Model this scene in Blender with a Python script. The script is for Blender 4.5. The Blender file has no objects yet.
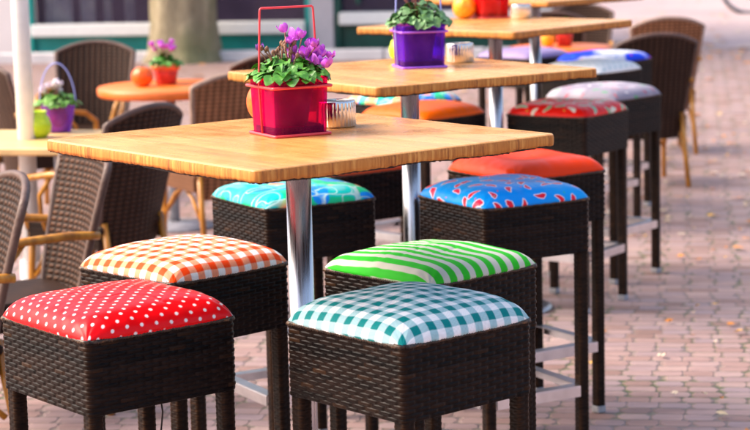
import bpy, math, random
import numpy as np
from mathutils import Vector, Matrix

random.seed(7); RS = np.random.RandomState(7)
R = math.radians
scene = bpy.context.scene
col = scene.collection

# ------------------------------------------------------------------ camera
cd = bpy.data.cameras.new('camera'); cam = bpy.data.objects.new('camera', cd); col.objects.link(cam)
cam.location = (0, 0, 1.579)
cam.rotation_mode = 'QUATERNION'
cam.rotation_quaternion = (Matrix.Rotation(R(90 - 8.73), 3, 'X') @ Matrix.Rotation(R(-1.35), 3, 'Z')).to_quaternion()
cd.sensor_width = 36; cd.lens = 99.0; cd.clip_end = 500; cd.clip_start = 0.05
cd.dof.use_dof = True; cd.dof.focus_distance = 4.25; cd.dof.aperture_fstop = 6.3
scene.camera = cam

# ------------------------------------------------------------------ light
SUN_EL, SUN_AZ = 44, -85          # azimuth measured from +Y (view direction) towards +X: light comes from the left, a little behind the tables
w = bpy.data.worlds.new('World'); scene.world = w; w.use_nodes = True
nt = w.node_tree; bg = nt.nodes['Background']
sky = nt.nodes.new('ShaderNodeTexSky'); sky.sky_type = 'NISHITA'; sky.sun_disc = False
sky.sun_elevation = R(SUN_EL); sky.sun_rotation = R(SUN_AZ); sky.dust_density = 6.0; sky.air_density = 1.0; sky.ozone_density = 0.6
nt.links.new(sky.outputs[0], bg.inputs[0]); bg.inputs[1].default_value = 0.15
sd = bpy.data.lights.new('sun', 'SUN'); sd.energy = 1.15; sd.angle = R(40); sd.color = (1, .90, .80)
sun = bpy.data.objects.new('sun', sd); col.objects.link(sun)
dv = Vector((math.sin(R(SUN_AZ)) * math.cos(R(SUN_EL)), math.cos(R(SUN_AZ)) * math.cos(R(SUN_EL)), math.sin(R(SUN_EL))))
sun.rotation_euler = dv.to_track_quat('Z', 'Y').to_euler()
scene.view_settings.view_transform = 'Standard'; scene.view_settings.look = 'None'
scene.view_settings.gamma = 1; scene.view_settings.exposure = 1.36
try: scene.view_settings.use_curve_mapping = False
except Exception: pass

# ------------------------------------------------------------------ helpers
def tag(o, label=None, cat=None, group=None, kind=None):
    if label: o['label'] = label
    if cat: o['category'] = cat
    if group: o['group'] = group
    if kind: o['kind'] = kind
    return o
def empty(name, loc=(0, 0, 0), rz=0.0):
    o = bpy.data.objects.new(name, None); col.objects.link(o); o.location = loc; o.rotation_euler = (0, 0, rz); o.empty_display_size = .1
    return o
def kids(o): return [c for c in bpy.data.objects if c.parent == o]
def copy_tree(o, parent=None):
    c = o.copy(); col.objects.link(c)
    if parent is not None: c.parent = parent
    for ch in kids(o): copy_tree(ch, c)
    return c

class MB:
    def __init__(s): s.v = []; s.f = []; s.sm = []
    def add(s, vs, fs, smooth=True):
        n = len(s.v); s.v += [tuple(v) for v in vs]; s.f += [tuple(i + n for i in f) for f in fs]; s.sm += [smooth] * len(fs)
    def box(s, c, d, M=None, bev=0.0):
        x, y, z = [q / 2 for q in d]
        if bev <= 0:
            vs = [Vector((a * x, b * y, e * z)) for a in (-1, 1) for b in (-1, 1) for e in (-1, 1)]
            fs = [(0, 1, 3, 2), (4, 6, 7, 5), (0, 4, 5, 1), (2, 3, 7, 6), (0, 2, 6, 4), (1, 5, 7, 3)]
        else:
            b = min(bev, x * .49, y * .49, z * .49); vs = []; idx = {}
            for sx in (-1, 1):
                for sy in (-1, 1):
                    for sz in (-1, 1):
                        for k, p in enumerate(((x, y - b, z - b), (x - b, y, z - b), (x - b, y - b, z))):
                            idx[sx, sy, sz, k] = len(vs); vs.append(Vector((sx * p[0], sy * p[1], sz * p[2])))
            fs = []
            for sg in (-1, 1):
                fs.append([idx[sg, a, c_, 0] for a, c_ in ((-1, -1), (1, -1), (1, 1), (-1, 1))])
                fs.append([idx[a, sg, c_, 1] for a, c_ in ((-1, -1), (1, -1), (1, 1), (-1, 1))])
                fs.append([idx[a, c_, sg, 2] for a, c_ in ((-1, -1), (1, -1), (1, 1), (-1, 1))])
            for a in (-1, 1):
                for c_ in (-1, 1):
                    fs.append([idx[a, c_, -1, 0], idx[a, c_, 1, 0], idx[a, c_, 1, 1], idx[a, c_, -1, 1]])
                    fs.append([idx[a, -1, c_, 0], idx[a, 1, c_, 0], idx[a, 1, c_, 2], idx[a, -1, c_, 2]])
                    fs.append([idx[-1, a, c_, 1], idx[1, a, c_, 1], idx[1, a, c_, 2], idx[-1, a, c_, 2]])
                    for e in (-1, 1): fs.append([idx[a, c_, e, 0], idx[a, c_, e, 1], idx[a, c_, e, 2]])
        c = Vector(c)
        vs = [(M @ v if M else v) + c for v in vs]
        s.add(vs, fs, False)
    def tube(s, pts, r, n=10, closed=False, cap=True, aspect=1.0):
        pts = [Vector(p) for p in pts]; N = len(pts); rs = r if isinstance(r, (list, tuple)) else [r] * N
        up = Vector((0, 0, 1)); vs = []; prev = None
        for i, p in enumerate(pts):
            a = pts[(i - 1) % N] if (closed or i > 0) else p; b = pts[(i + 1) % N] if (closed or i < N - 1) else p
            t = (b - a).normalized()
            if prev is None:
                u = t.cross(up)
                if u.length < 1e-3: u = t.cross(Vector((1, 0, 0)))
            else:
                u = prev - t * prev.dot(t)
            u.normalize(); prev = u; q = t.cross(u)
            for k in range(n):
                an = 2 * math.pi * k / n; vs.append(p + (u * math.cos(an) + q * math.sin(an) * aspect) * rs[i])
        fs = []
        for i in range(N if closed else N - 1):
            j = (i + 1) % N
            for k in range(n): fs.append((i * n + k, i * n + (k + 1) % n, j * n + (k + 1) % n, j * n + k))
        if cap and not closed: fs += [tuple(range(n))[::-1], tuple((N - 1) * n + k for k in range(n))]
        s.add(vs, fs, True)
    def lathe(s, prof, c=(0, 0, 0), n=40, wob=None):
        c = Vector(c); vs = []; fs = []
        for i, (r, z) in enumerate(prof):
            for k in range(n):
                a = 2 * math.pi * k / n; rr = r * (wob(a, i) if wob else 1)
                vs.append(c + Vector((rr * math.cos(a), rr * math.sin(a), z)))
        for i in range(len(prof) - 1):
            for k in range(n): fs.append((i * n + k, i * n + (k + 1) % n, (i + 1) * n + (k + 1) % n, (i + 1) * n + k))
        if prof[0][0] > 1e-5: fs.append(tuple(range(n))[::-1])
        if prof[-1][0] > 1e-5: fs.append(tuple((len(prof) - 1) * n + k for k in range(n)))
        s.add(vs, fs, True)
    def prism(s, poly, z0, z1, smooth=False):
        n = len(poly); vs = [Vector((x, y, z0)) for x, y in poly] + [Vector((x, y, z1)) for x, y in poly]
        s.add(vs, [tuple(range(n))[::-1], tuple(range(n, 2 * n))] + [(i, (i + 1) % n, n + (i + 1) % n, n + i) for i in range(n)], smooth)
    def build(s, name, m, parent=None, loc=(0, 0, 0)):
        me = bpy.data.meshes.new(name); me.from_pydata(s.v, [], s.f)
        me.polygons.foreach_set('use_smooth', s.sm); me.update()
        if any(s.sm) and not all(s.sm): pass
        me.materials.append(m); o = bpy.data.objects.new(name, me); col.objects.link(o); o.location = loc
        if parent is not None: o.parent = parent
        return o

def grid_obj(name, X, Y, Z, m, parent=None, wrap=False, colors=None, smooth=True):
    """X,Y,Z arrays (nu,nv)"""
    nu, nv = X.shape
    co = np.stack([X, Y, Z], -1).reshape(-1, 3).astype(np.float32)
    I, J = np.meshgrid(np.arange(nu if wrap else nu - 1), np.arange(nv - 1), indexing='ij')
    I2 = (I + 1) % nu
    fs = np.stack([I * nv + J, I2 * nv + J, I2 * nv + J + 1, I * nv + J + 1], -1).reshape(-1, 4)
    me = bpy.data.meshes.new(name); me.vertices.add(len(co)); me.vertices.foreach_set('co', co.ravel())
    me.loops.add(fs.size); me.loops.foreach_set('vertex_index', fs.ravel().astype(np.int32))
    me.polygons.add(len(fs)); me.polygons.foreach_set('loop_start', np.arange(0, fs.size, 4, dtype=np.int32))
    me.polygons.foreach_set('loop_total', np.full(len(fs), 4, dtype=np.int32))
    me.polygons.foreach_set('use_smooth', np.full(len(fs), smooth))
    me.update(calc_edges=True); me.validate()
    if colors is not None:
        a = me.color_attributes.new('col', 'FLOAT_COLOR', 'POINT')
        c4 = np.ones((len(co), 4), np.float32); c4[:, :3] = colors.reshape(-1, 3); a.data.foreach_set('color', c4.ravel())
    me.materials.append(m); o = bpy.data.objects.new(name, me); col.objects.link(o)
    if parent is not None: o.parent = parent
    return o

# ------------------------------------------------------------------ materials
class NT:
    def __init__(s, name):
        s.m = bpy.data.materials.new(name); s.m.use_nodes = True; s.t = s.m.node_tree; s.b = s.t.nodes['Principled BSDF']
    def n(s, typ, **kw):
        nd = s.t.nodes.new(typ)
        for k, v in kw.items():
            if k.startswith('i_'):
                key = k[2:]; key = int(key) if key.isdigit() else key.replace('_', ' '); nd.inputs[key].default_value = v
            else: setattr(nd, k, v)
        return nd
    def l(s, a, b): s.t.links.new(a, b)
    def coord(s, out='Object', scale=(1, 1, 1), rot=(0, 0, 0)):
        tc = s.n('ShaderNodeTexCoord'); mp = s.n('ShaderNodeMapping'); mp.inputs['Scale'].default_value = scale; mp.inputs['Rotation'].default_value = rot
        s.l(tc.outputs[out], mp.inputs[0]); return mp.outputs[0]
    def noise(s, vec, scale, detail=3, rough=.5):
        n = s.n('ShaderNodeTexNoise'); n.inputs['Scale'].default_value = scale; n.inputs['Detail'].default_value = detail; n.inputs['Roughness'].default_value = rough
        if vec is not None: s.l(vec, n.inputs['Vector'])
        return n.outputs['Fac']
    def ramp(s, fac, stops):
        r = s.n('ShaderNodeValToRGB'); e = r.color_ramp.elements
        while len(e) < len(stops): e.new(.5)
        for i, (p, c) in enumerate(stops): e[i].position = p; e[i].color = (*c, 1) if len(c) == 3 else c
        s.l(fac, r.inputs[0]); return r.outputs[0]
    def mix(s, fac, a, b, mode='MIX'):
        x = s.n('ShaderNodeMix', data_type='RGBA', blend_type=mode)
        for inp, val in ((x.inputs[0], fac), (x.inputs[6], a), (x.inputs[7], b)):
            if hasattr(val, 'links') or isinstance(val, bpy.types.NodeSocket): s.l(val, inp)
            elif isinstance(val, (int, float)): inp.default_value = val
            else: inp.default_value = (*val, 1)
        return x.outputs[2]
    def bump(s, h, strength=.3, dist=.01):
        b = s.n('ShaderNodeBump'); b.inputs['Strength'].default_value = strength; b.inputs['Distance'].default_value = dist
        s.l(h, b.inputs['Height']); s.l(b.outputs[0], s.b.inputs['Normal']); return b
    def math(s, op, a, b=None):
        x = s.n('ShaderNodeMath', operation=op)
        for i, val in enumerate((a, b)):
            if val is None: continue
            if isinstance(val, (int, float)): x.inputs[i].default_value = val
            else: s.l(val, x.inputs[i])
        return x.outputs[0]
    def base(s, c):
        if isinstance(c, bpy.types.NodeSocket): s.l(c, s.b.inputs['Base Color'])
        else: s.b.inputs['Base Color'].default_value = (*c, 1)
    def set(s, **kw):
        for k, v in kw.items(): s.b.inputs[k.replace('_', ' ')].default_value = v
        return s

def simple(name, c, rough=.5, metal=0.0, var=.25, vscale=30, bump=0.0, **kw):
    a = NT(name); v = a.coord()
    n = a.noise(v, vscale, 4)
    a.base(a.ramp(n, [(.3, tuple(q * (1 - var) for q in c)), (.7, tuple(min(1, q * (1 + var)) for q in c))]))
    a.set(Roughness=rough, Metallic=metal, **kw)
    if bump: a.bump(a.noise(v, vscale * 3, 3), bump, .004)
    return a.m

def m_wicker_attr(name):
    a = NT(name); at = a.n('ShaderNodeVertexColor', layer_name='col')
    v = a.coord(); n = a.noise(v, 45, 3)
    a.base(a.mix(a.ramp(n, [(.35, (0, 0, 0)), (.75, (1, 1, 1))]), a.mix(1.0, at.outputs[0], (.65, .62, .62), 'MULTIPLY'), at.outputs[0]))
    a.set(Roughness=.36); a.b.inputs['Specular IOR Level'].default_value = .11
    a.bump(a.noise(a.coord(scale=(1, 1, 6)), 200, 2), .15, .001)
    return a.m
M = {}
M['wicker'] = m_wicker_attr('woven_rattan')

def m_weave(name, c1, c2, sc=1.0, light=None):
    a = NT(name); v = a.coord(scale=(sc, sc, sc))
    w1 = a.n('ShaderNodeTexWave', wave_type='BANDS', bands_direction='Z', i_Scale=17.0, i_Distortion=.5); a.l(v, w1.inputs[0])
    w2 = a.n('ShaderNodeTexWave', wave_type='BANDS', bands_direction='X', i_Scale=10.0, i_Distortion=.3); a.l(v, w2.inputs[0])
    h = a.math('MULTIPLY', w1.outputs['Fac'], w2.outputs['Fac'])
    n = a.noise(v, 12, 5)
    a.base(a.mix(a.math('MINIMUM', a.math('MULTIPLY', h, 2.6), 1.0), c1, a.ramp(n, [(.35, c2), (.7, light or tuple(q * 1.5 for q in c2))])))
    a.set(Roughness=.5); a.b.inputs['Specular IOR Level'].default_value = .15; a.bump(h, 1.0, .007); return a.m
M['weave_dark'] = m_weave('weave_dark', (.014, .006, .004), (.060, .027, .015))
M['weave_brown'] = m_weave('weave_brown', (.018, .008, .005), (.080, .036, .020))
M['weave_tan'] = m_weave('weave_tan', (.12, .050, .024), (.36, .155, .075))
M['weave_rim'] = simple('weave_rim', (.10, .052, .038), .5, bump=.4)
M['weave_rim_light'] = simple('weave_rim_light', (.30, .19, .14), .5, bump=.4)
def m_cane():
    a = NT('bamboo_cane'); v = a.coord(); n = a.noise(a.coord(scale=(1, 1, .2)), 40, 4)
    a.base(a.ramp(n, [(.3, (.28, .10, .014)), (.55, (.54, .22, .022)), (.8, (.66, .32, .05))])); a.set(Roughness=.28); a.bump(n, .2, .002); return a.m
M['cane'] = m_cane()

def m_top():
    a = NT('table_veneer'); v = a.coord()
    br = a.n('ShaderNodeTexBrick', offset=.37, i_Scale=1.0); br.inputs['Brick Width'].default_value = .33; br.inputs['Row Height'].default_value = .034
    br.inputs['Mortar Size'].default_value = 0.0004; br.inputs['Mortar Smooth'].default_value = .8
    br.inputs['Color1'].default_value = (.78, .38, .115, 1); br.inputs['Color2'].default_value = (.66, .28, .07, 1); br.inputs['Mortar'].default_value = (.52, .23, .05, 1)
    br.inputs['Bias'].default_value = -.25
    a.l(a.coord(rot=(0, 0, R(90))), br.inputs['Vector'])
    g = a.noise(a.coord(scale=(55, 3.0, 3)), 1.0, 6, .65)
    g2 = a.noise(a.coord(scale=(240, 8, 3)), 1.0, 3, .6)
    gr = a.ramp(g, [(.32, (.62, .50, .38)), (.52, (1, 1, 1)), (.7, (1.0, .95, .86))])
    c = a.mix(.55, br.outputs[0], gr, 'MULTIPLY')
    c = a.mix(.45, c, a.ramp(g2, [(.35, (.7, .58, .45)), (.6, (1, 1, 1))]), 'MULTIPLY')
    blot = a.noise(a.coord(scale=(9, 1.4, 1)), 1.6, 5)
    c = a.mix(a.ramp(blot, [(.5, (0, 0, 0)), (.8, (.35, .35, .35))]), c, (.80, .44, .18))
    a.base(c)
    rg = a.ramp(a.noise(v, 14, 4), [(.35, (.20, .20, .20)), (.7, (.36, .36, .36))]); a.l(rg, a.b.inputs['Roughness'])
    a.b.inputs['Coat Weight'].default_value = .12; a.b.inputs['Coat Roughness'].default_value = .2
    a.bump(g2, .08, .001); return a.m
M['top'] = m_top()
def m_edge():
    a = NT('table_edge_veneer')
    g = a.noise(a.coord(scale=(150, 150, 9)), 1.0, 5, .65); g2 = a.noise(a.coord(scale=(28, 28, 4)), 1.0, 4, .6)
    c = a.ramp(g, [(.33, (.20, .05, .007)), (.46, (.50, .16, .018)), (.62, (.74, .34, .07))])
    c = a.mix(a.ramp(g2, [(.4, (0, 0, 0)), (.62, (.8, .8, .8))]), c, (.55, .19, .022))
    a.base(c); a.set(Roughness=.55); a.bump(g, .5, .003); return a.m
M['edge'] = m_edge()
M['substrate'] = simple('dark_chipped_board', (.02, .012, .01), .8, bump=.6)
def m_steel(name, c=(.55, .54, .56), rough=.22):
    a = NT(name); g = a.noise(a.coord(scale=(300, 300, 6)), 1.0, 3)
    a.base(c); a.set(Metallic=1.0); a.l(a.ramp(g, [(.3, (rough * .7,) * 3), (.7, (rough * 1.5,) * 3)]), a.b.inputs['Roughness']); a.bump(g, .08, .001); return a.m
M['steel'] = m_steel('brushed_steel', (.62, .60, .62), .26)
M['chrome'] = m_steel('polished_steel', (.75, .74, .75), .1)
M['alu'] = simple('aluminium_bar', (.74, .74, .78), .3, 1.0, var=.1, vscale=20)
M['cap'] = simple('grey_foot_cap', (.35, .34, .36), .5)

def m_fabric(name, rough=.35, coat=0.0, weave=True):
    a = NT(name); at = a.n('ShaderNodeVertexColor', layer_name='col'); v = a.coord()
    n = a.noise(v, 9, 5)
    a.base(a.mix(a.ramp(n, [(.4, (0, 0, 0)), (.8, (.35, .35, .35))]), at.outputs[0], a.mix(.8, at.outputs[0], (.82, .80, .80), 'MULTIPLY')))
    a.set(Roughness=rough); a.b.inputs['Specular IOR Level'].default_value = .10; a.b.inputs['Coat Weight'].default_value = coat; a.b.inputs['Coat Roughness'].default_value = .16
    a.bump(a.math('ADD', a.noise(v, 60, 4), a.math('MULTIPLY', a.noise(v, 700, 2), .12)), .14 if weave else .08, .004)
    return a.m
M['oilcloth'] = m_fabric('oilcloth_cover', .30, .10)
M['cotton'] = m_fabric('cotton_cover', .6, .0)
M['leather'] = m_fabric('leatherette_cover', .36, .08, False)

def glass(name, c, body=.3, bc=None):
    a = NT(name); t = a.t; out = t.nodes['Material Output']; a.base(bc or c); a.set(Roughness=.06); a.b.inputs['Coat Weight'].default_value = .3; a.b.inputs['Coat Roughness'].default_value = .04
    tr = a.n('ShaderNodeBsdfTransparent'); tr.inputs[0].default_value = (*c, 1); lw = a.n('ShaderNodeLayerWeight'); lw.inputs[0].default_value = .3
    n = a.noise(a.coord(), 25, 4)
    f = a.math('ADD', a.math('MULTIPLY', lw.outputs['Fresnel'], .35), a.math('MULTIPLY', n, body * 2)); mx = a.n('ShaderNodeMixShader'); a.l(f, mx.inputs[0]); a.l(tr.outputs[0], mx.inputs[1]); a.l(a.b.outputs[0], mx.inputs[2]); a.l(mx.outputs[0], out.inputs[0])
    return a.m
M['glass_red'] = glass('red_glass', (.95, .05, .50), .10, (.82, .005, .26)); M['glass_purple'] = glass('purple_glass', (.58, .28, 1.0), .11, (.30, .05, .80)); M['glass_violet'] = glass('violet_glass', (.75, .45, 1.0), .2, (.45, .15, .8))
M['glass_scarlet'] = glass('scarlet_glass', (1.0, .10, .08), .35, (.9, .02, .02))
M['wire_red'] = simple('red_wire', (.78, .06, .075), .35, var=.08); M['wire_purple'] = simple('purple_wire', (.40, .12, .78), .35, var=.08); M['wire_blue'] = simple('blue_wire', (.35, .38, .85), .35, var=.08)
M['soil'] = simple('potting_soil', (.05, .022, .018), .95, vscale=120, bump=.9)
M['liner_red'] = simple('dark_red_liner', (.045, .006, .01), .4); M['liner_orange'] = simple('orange_red_liner', (.75, .06, .01), .4); M['liner_dark'] = simple('dark_purple_liner', (.16, .02, .07), .4)
def m_leaf(name, c):
    a = NT(name); v = a.coord(); n = a.noise(v, 60, 4)
    a.base(a.ramp(n, [(.3, tuple(q * .55 for q in c)), (.55, c), (.75, (c[0] * 1.9 + .03, c[1] * 1.6, c[2] * 1.5 + .02))])); a.set(Roughness=.42)
    a.b.inputs['Subsurface Weight'].default_value = 0.0; a.bump(n, .3, .002); return a.m
M['leaf'] = m_leaf('leaf_green', (.075, .28, .025)); M['leaf_grey'] = m_leaf('leaf_greyish_green', (.12, .27, .085)); M['leaf_lime'] = m_leaf('leaf_lime', (.12, .30, .03))
M['stem_dry'] = simple('dry_stem', (.22, .11, .06), .7); M['stem'] = simple('red_brown_stem', (.28, .08, .06), .6)
M['petal'] = simple('magenta_petal', (.72, .15, .80), .5, var=.3, vscale=60); M['petal_pink'] = simple('pink_petal', (.85, .45, .58), .5, vscale=60); M['petal_pale'] = simple('pale_pink_petal', (.9, .72, .78), .5, vscale=60)
M['petal_dark'] = simple('violet_petal', (.16, .04, .32), .5, vscale=60)
def m_gourd(name, c, c2):
    a = NT(name); v = a.coord(); vo = a.n('ShaderNodeTexVoronoi', i_Scale=60.0); a.l(v, vo.inputs['Vector'])
    a.base(a.mix(a.ramp(vo.outputs['Distance'], [(.1, (1, 1, 1)), (.5, (0, 0, 0))]), c, c2)); a.set(Roughness=.3); a.bump(vo.outputs['Distance'], .35, .003); return a.m
M['orange_glass'] = m_gourd('orange_mosaic', (.85, .12, .006), (.95, .20, .01)); M['yellow_gourd'] = m_gourd('amber_glaze', (.95, .34, .01), (1, .5, .03)); M['lime_glaze'] = m_gourd('lime_glaze', (.52, .72, .01), (.7, .85, .03))
M['terracotta'] = simple('red_plastic_pot', (.62, .04, .03), .35); M['terra_rim'] = simple('orange_pot_rim', (.80, .14, .04), .4)
M['round_top'] = simple('orange_lacquer_top', (.80, .17, .025), .35, var=.15, vscale=8)
M['light_top'] = simple('pale_beech_top', (.74, .47, .20), .35, var=.15, vscale=10)
M['white_paint'] = simple('white_paint', (.88, .86, .82), .4, var=.04)
M['white_wall'] = simple('white_render_wall', (.80, .72, .71), .8, var=.05, vscale=3, bump=.2)
M['pillar'] = simple('pale_pillar', (.56, .51, .53), .7, var=.07, vscale=6, bump=.2)
M['teal'] = simple('teal_paint', (.012, .34, .31), .4, var=.12, vscale=5)
M['teal_dark'] = simple('dark_green_paint', (.008, .085, .06), .4, var=.3, vscale=5)
M['plinth'] = simple('grey_plinth', (.66, .62, .62), .8, var=.08, vscale=5)
M['room'] = simple('dim_room', (.20, .13, .21), .9, vscale=2, var=.4)
M['reflection_strips'] = simple('lilac_reflection', (.80, .80, .95), .8, vscale=6)  # colour of the lilac reflections painted into the window
def m_pane():
    a = NT('window_pane'); a.base((.07, .05, .09)); a.set(Roughness=.06); a.b.inputs['Alpha'].default_value = .32; return a.m
M['pane'] = m_pane()
M['rubber'] = simple('black_rubber', (.03, .03, .03), .6); M['grey_metal'] = simple('grey_bicycle_paint', (.30, .30, .33), .35)

def m_bark():
    a = NT('bark'); v = a.coord(scale=(1, 1, .35)); n = a.noise(v, 7, 8, .7); n2 = a.noise(a.coord(), 1.6, 4)
    c = a.ramp(n, [(.3, (.16, .125, .075)), (.55, (.36, .29, .18)), (.75, (.50, .42, .28))])
    a.base(a.mix(a.ramp(n2, [(.46, (0, 0, 0)), (.66, (.75, .75, .75))]), c, (.19, .20, .08))); a.set(Roughness=.95); a.bump(n, .9, .05); return a.m
M['bark'] = m_bark()

ROW = R(-8.8)
def m_paving():
    a = NT('clinker_paving'); v = a.coord(rot=(0, 0, -ROW))
    wob = a.n('ShaderNodeTexNoise', i_Scale=3.0); a.l(v, wob.inputs['Vector'])
    wv = a.n('ShaderNodeVectorMath', operation='SCALE'); a.l(wob.outputs['Color'], wv.inputs[0]); wv.inputs['Scale'].default_value = .018
    wa = a.n('ShaderNodeVectorMath', operation='ADD'); a.l(v, wa.inputs[0]); a.l(wv.outputs[0], wa.inputs[1]); vv = wa.outputs[0]
    sp = a.n('ShaderNodeSeparateXYZ'); a.l(vv, sp.inputs[0]); ma = a.math
    RH, BW = .073, .101
    fy = ma('DIVIDE', sp.outputs[1], RH); row = ma('FLOOR', fy); ty = ma('SUBTRACT', fy, row)
    fx = ma('ADD', ma('DIVIDE', sp.outputs[0], BW), ma('MULTIPLY', ma('SINE', ma('MULTIPLY', row, 2.4)), .17)); cx = ma('FLOOR', fx); tx = ma('SUBTRACT', fx, cx)
    cb = a.n('ShaderNodeCombineXYZ'); a.l(cx, cb.inputs[0]); a.l(row, cb.inputs[1]); wn = a.n('ShaderNodeTexWhiteNoise', noise_dimensions='2D'); a.l(cb.outputs[0], wn.inputs['Vector'])
    ex = ma('MULTIPLY', ma('MINIMUM', tx, ma('SUBTRACT', 1.0, tx)), BW); ey = ma('MULTIPLY', ma('MINIMUM', ty, ma('SUBTRACT', 1.0, ty)), RH)
    gap = ma('MULTIPLY', ma('MAXIMUM', ma('SUBTRACT', a.noise(v, 7, 5, .65), .28), .02), 2.3)
    jx = ma('MULTIPLY', ma('MAXIMUM', ma('SUBTRACT', 1.0, ma('DIVIDE', ex, ma('MULTIPLY', gap, .0085))), 0.0), .36)
    jy = ma('MULTIPLY', ma('MAXIMUM', ma('SUBTRACT', 1.0, ma('DIVIDE', ey, ma('MULTIPLY', gap, .011))), 0.0), .48)
    cn = ma('ADD', ma('POWER', ex, 2.0), ma('POWER', ma('MULTIPLY', ey, .6), 2.0)); jc = ma('MAXIMUM', ma('SUBTRACT', 1.0, ma('DIVIDE', ma('SQRT', cn), ma('MULTIPLY', gap, .027))), 0.0)
    jx = ma('MAXIMUM', jx, jc)
    jt = ma('MINIMUM', ma('MULTIPLY', ma('MAXIMUM', jx, jy), 1.9), 1.0)
    c = a.ramp(wn.outputs['Value'], [(0, (.26, .155, .13)), (.25, (.35, .225, .205)), (.5, (.39, .265, .25)), (.75, (.32, .23, .24)), (1, (.43, .295, .265))])
    n = a.noise(v, 1.1, 5); n3 = a.noise(v, 45, 5, .7)
    c = a.mix(a.ramp(n, [(.35, (0, 0, 0)), (.7, (.55, .55, .55))]), c, a.mix(.7, c, (.86, .72, .66), 'MULTIPLY'))
    c = a.mix(.5, c, a.ramp(n3, [(.3, (.72, .70, .68)), (.6, (1, 1, 1))]), 'MULTIPLY')
    c = a.mix(.55, c, a.ramp(a.noise(a.coord(scale=(2.2, 26, 1), rot=(0, 0, -ROW)), 1.0, 4, .6), [(.34, (.62, .53, .50)), (.55, (1, 1, 1)), (.75, (1.0, .93, .84))]), 'MULTIPLY')
    moss = a.ramp(a.noise(v, 2.4, 4), [(.42, (.20, .15, .13)), (.6, (.07, .09, .025))])
    c = a.mix(jt, c, moss)
    a.base(c); a.l(a.ramp(n3, [(.3, (.55, .55, .55)), (.7, (.8, .8, .8))]), a.b.inputs['Roughness'])
    hgt = a.math('SUBTRACT', a.math('MULTIPLY', n3, .25), jt); a.bump(hgt, .8, .008); return a.m
M['paving'] = m_paving()
def m_street():
    a = NT('pale_street'); v = a.coord(rot=(0, 0, -ROW)); n = a.noise(v, .6, 5); n2 = a.noise(v, 9, 5)
    c = a.ramp(n, [(.3, (.36, .26, .27)), (.7, (.45, .34, .33))]); a.base(a.mix(.35, c, a.ramp(n2, [(.3, (.7, .68, .68)), (.6, (1, 1, 1))]), 'MULTIPLY')); a.set(Roughness=.8); a.bump(n2, .3, .01); return a.m
M['street'] = m_street()
M['litter'] = None
def m_litter():
    a = NT('dry_leaf'); oi = a.n('ShaderNodeVertexColor', layer_name='col'); a.base(oi.outputs[0]); a.set(Roughness=.7); return a.m
M['litter'] = m_litter()

# ------------------------------------------------------------------ setting
er = Vector((math.cos(ROW), math.sin(ROW), 0)); ar = Vector((-math.sin(ROW), math.cos(ROW), 0))   # across the street / away
def W(a, b, z=0.0): return er * a + ar * b + Vector((0, 0, z))
def sheet(name, pts, m, z=0.0):
    b = MB(); b.add([Vector((p[0], p[1], z)) for p in pts], [tuple(range(len(pts)))], False); o = b.build(name, m); tag(o, kind='structure'); return o
sheet('ground', [(-250, -40), (250, -40), (250, 420), (-250, 420)], M['paving'])
P = [W(a, b) for a, b in ((-60, 21.15), (60, 21.15), (60, 200), (-60, 200))]
sheet('street', P, M['street'], .004)
kb = MB()
for i in range(12):
    a0 = -13 + i * 1.0
    kb.box(W(a0 + .5, 20.28, .04), (.985, .16, .12), Matrix.Rotation(ROW, 3, 'Z'), .012)
tag(kb.build('kerb', M['plinth']), kind='structure')

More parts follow.
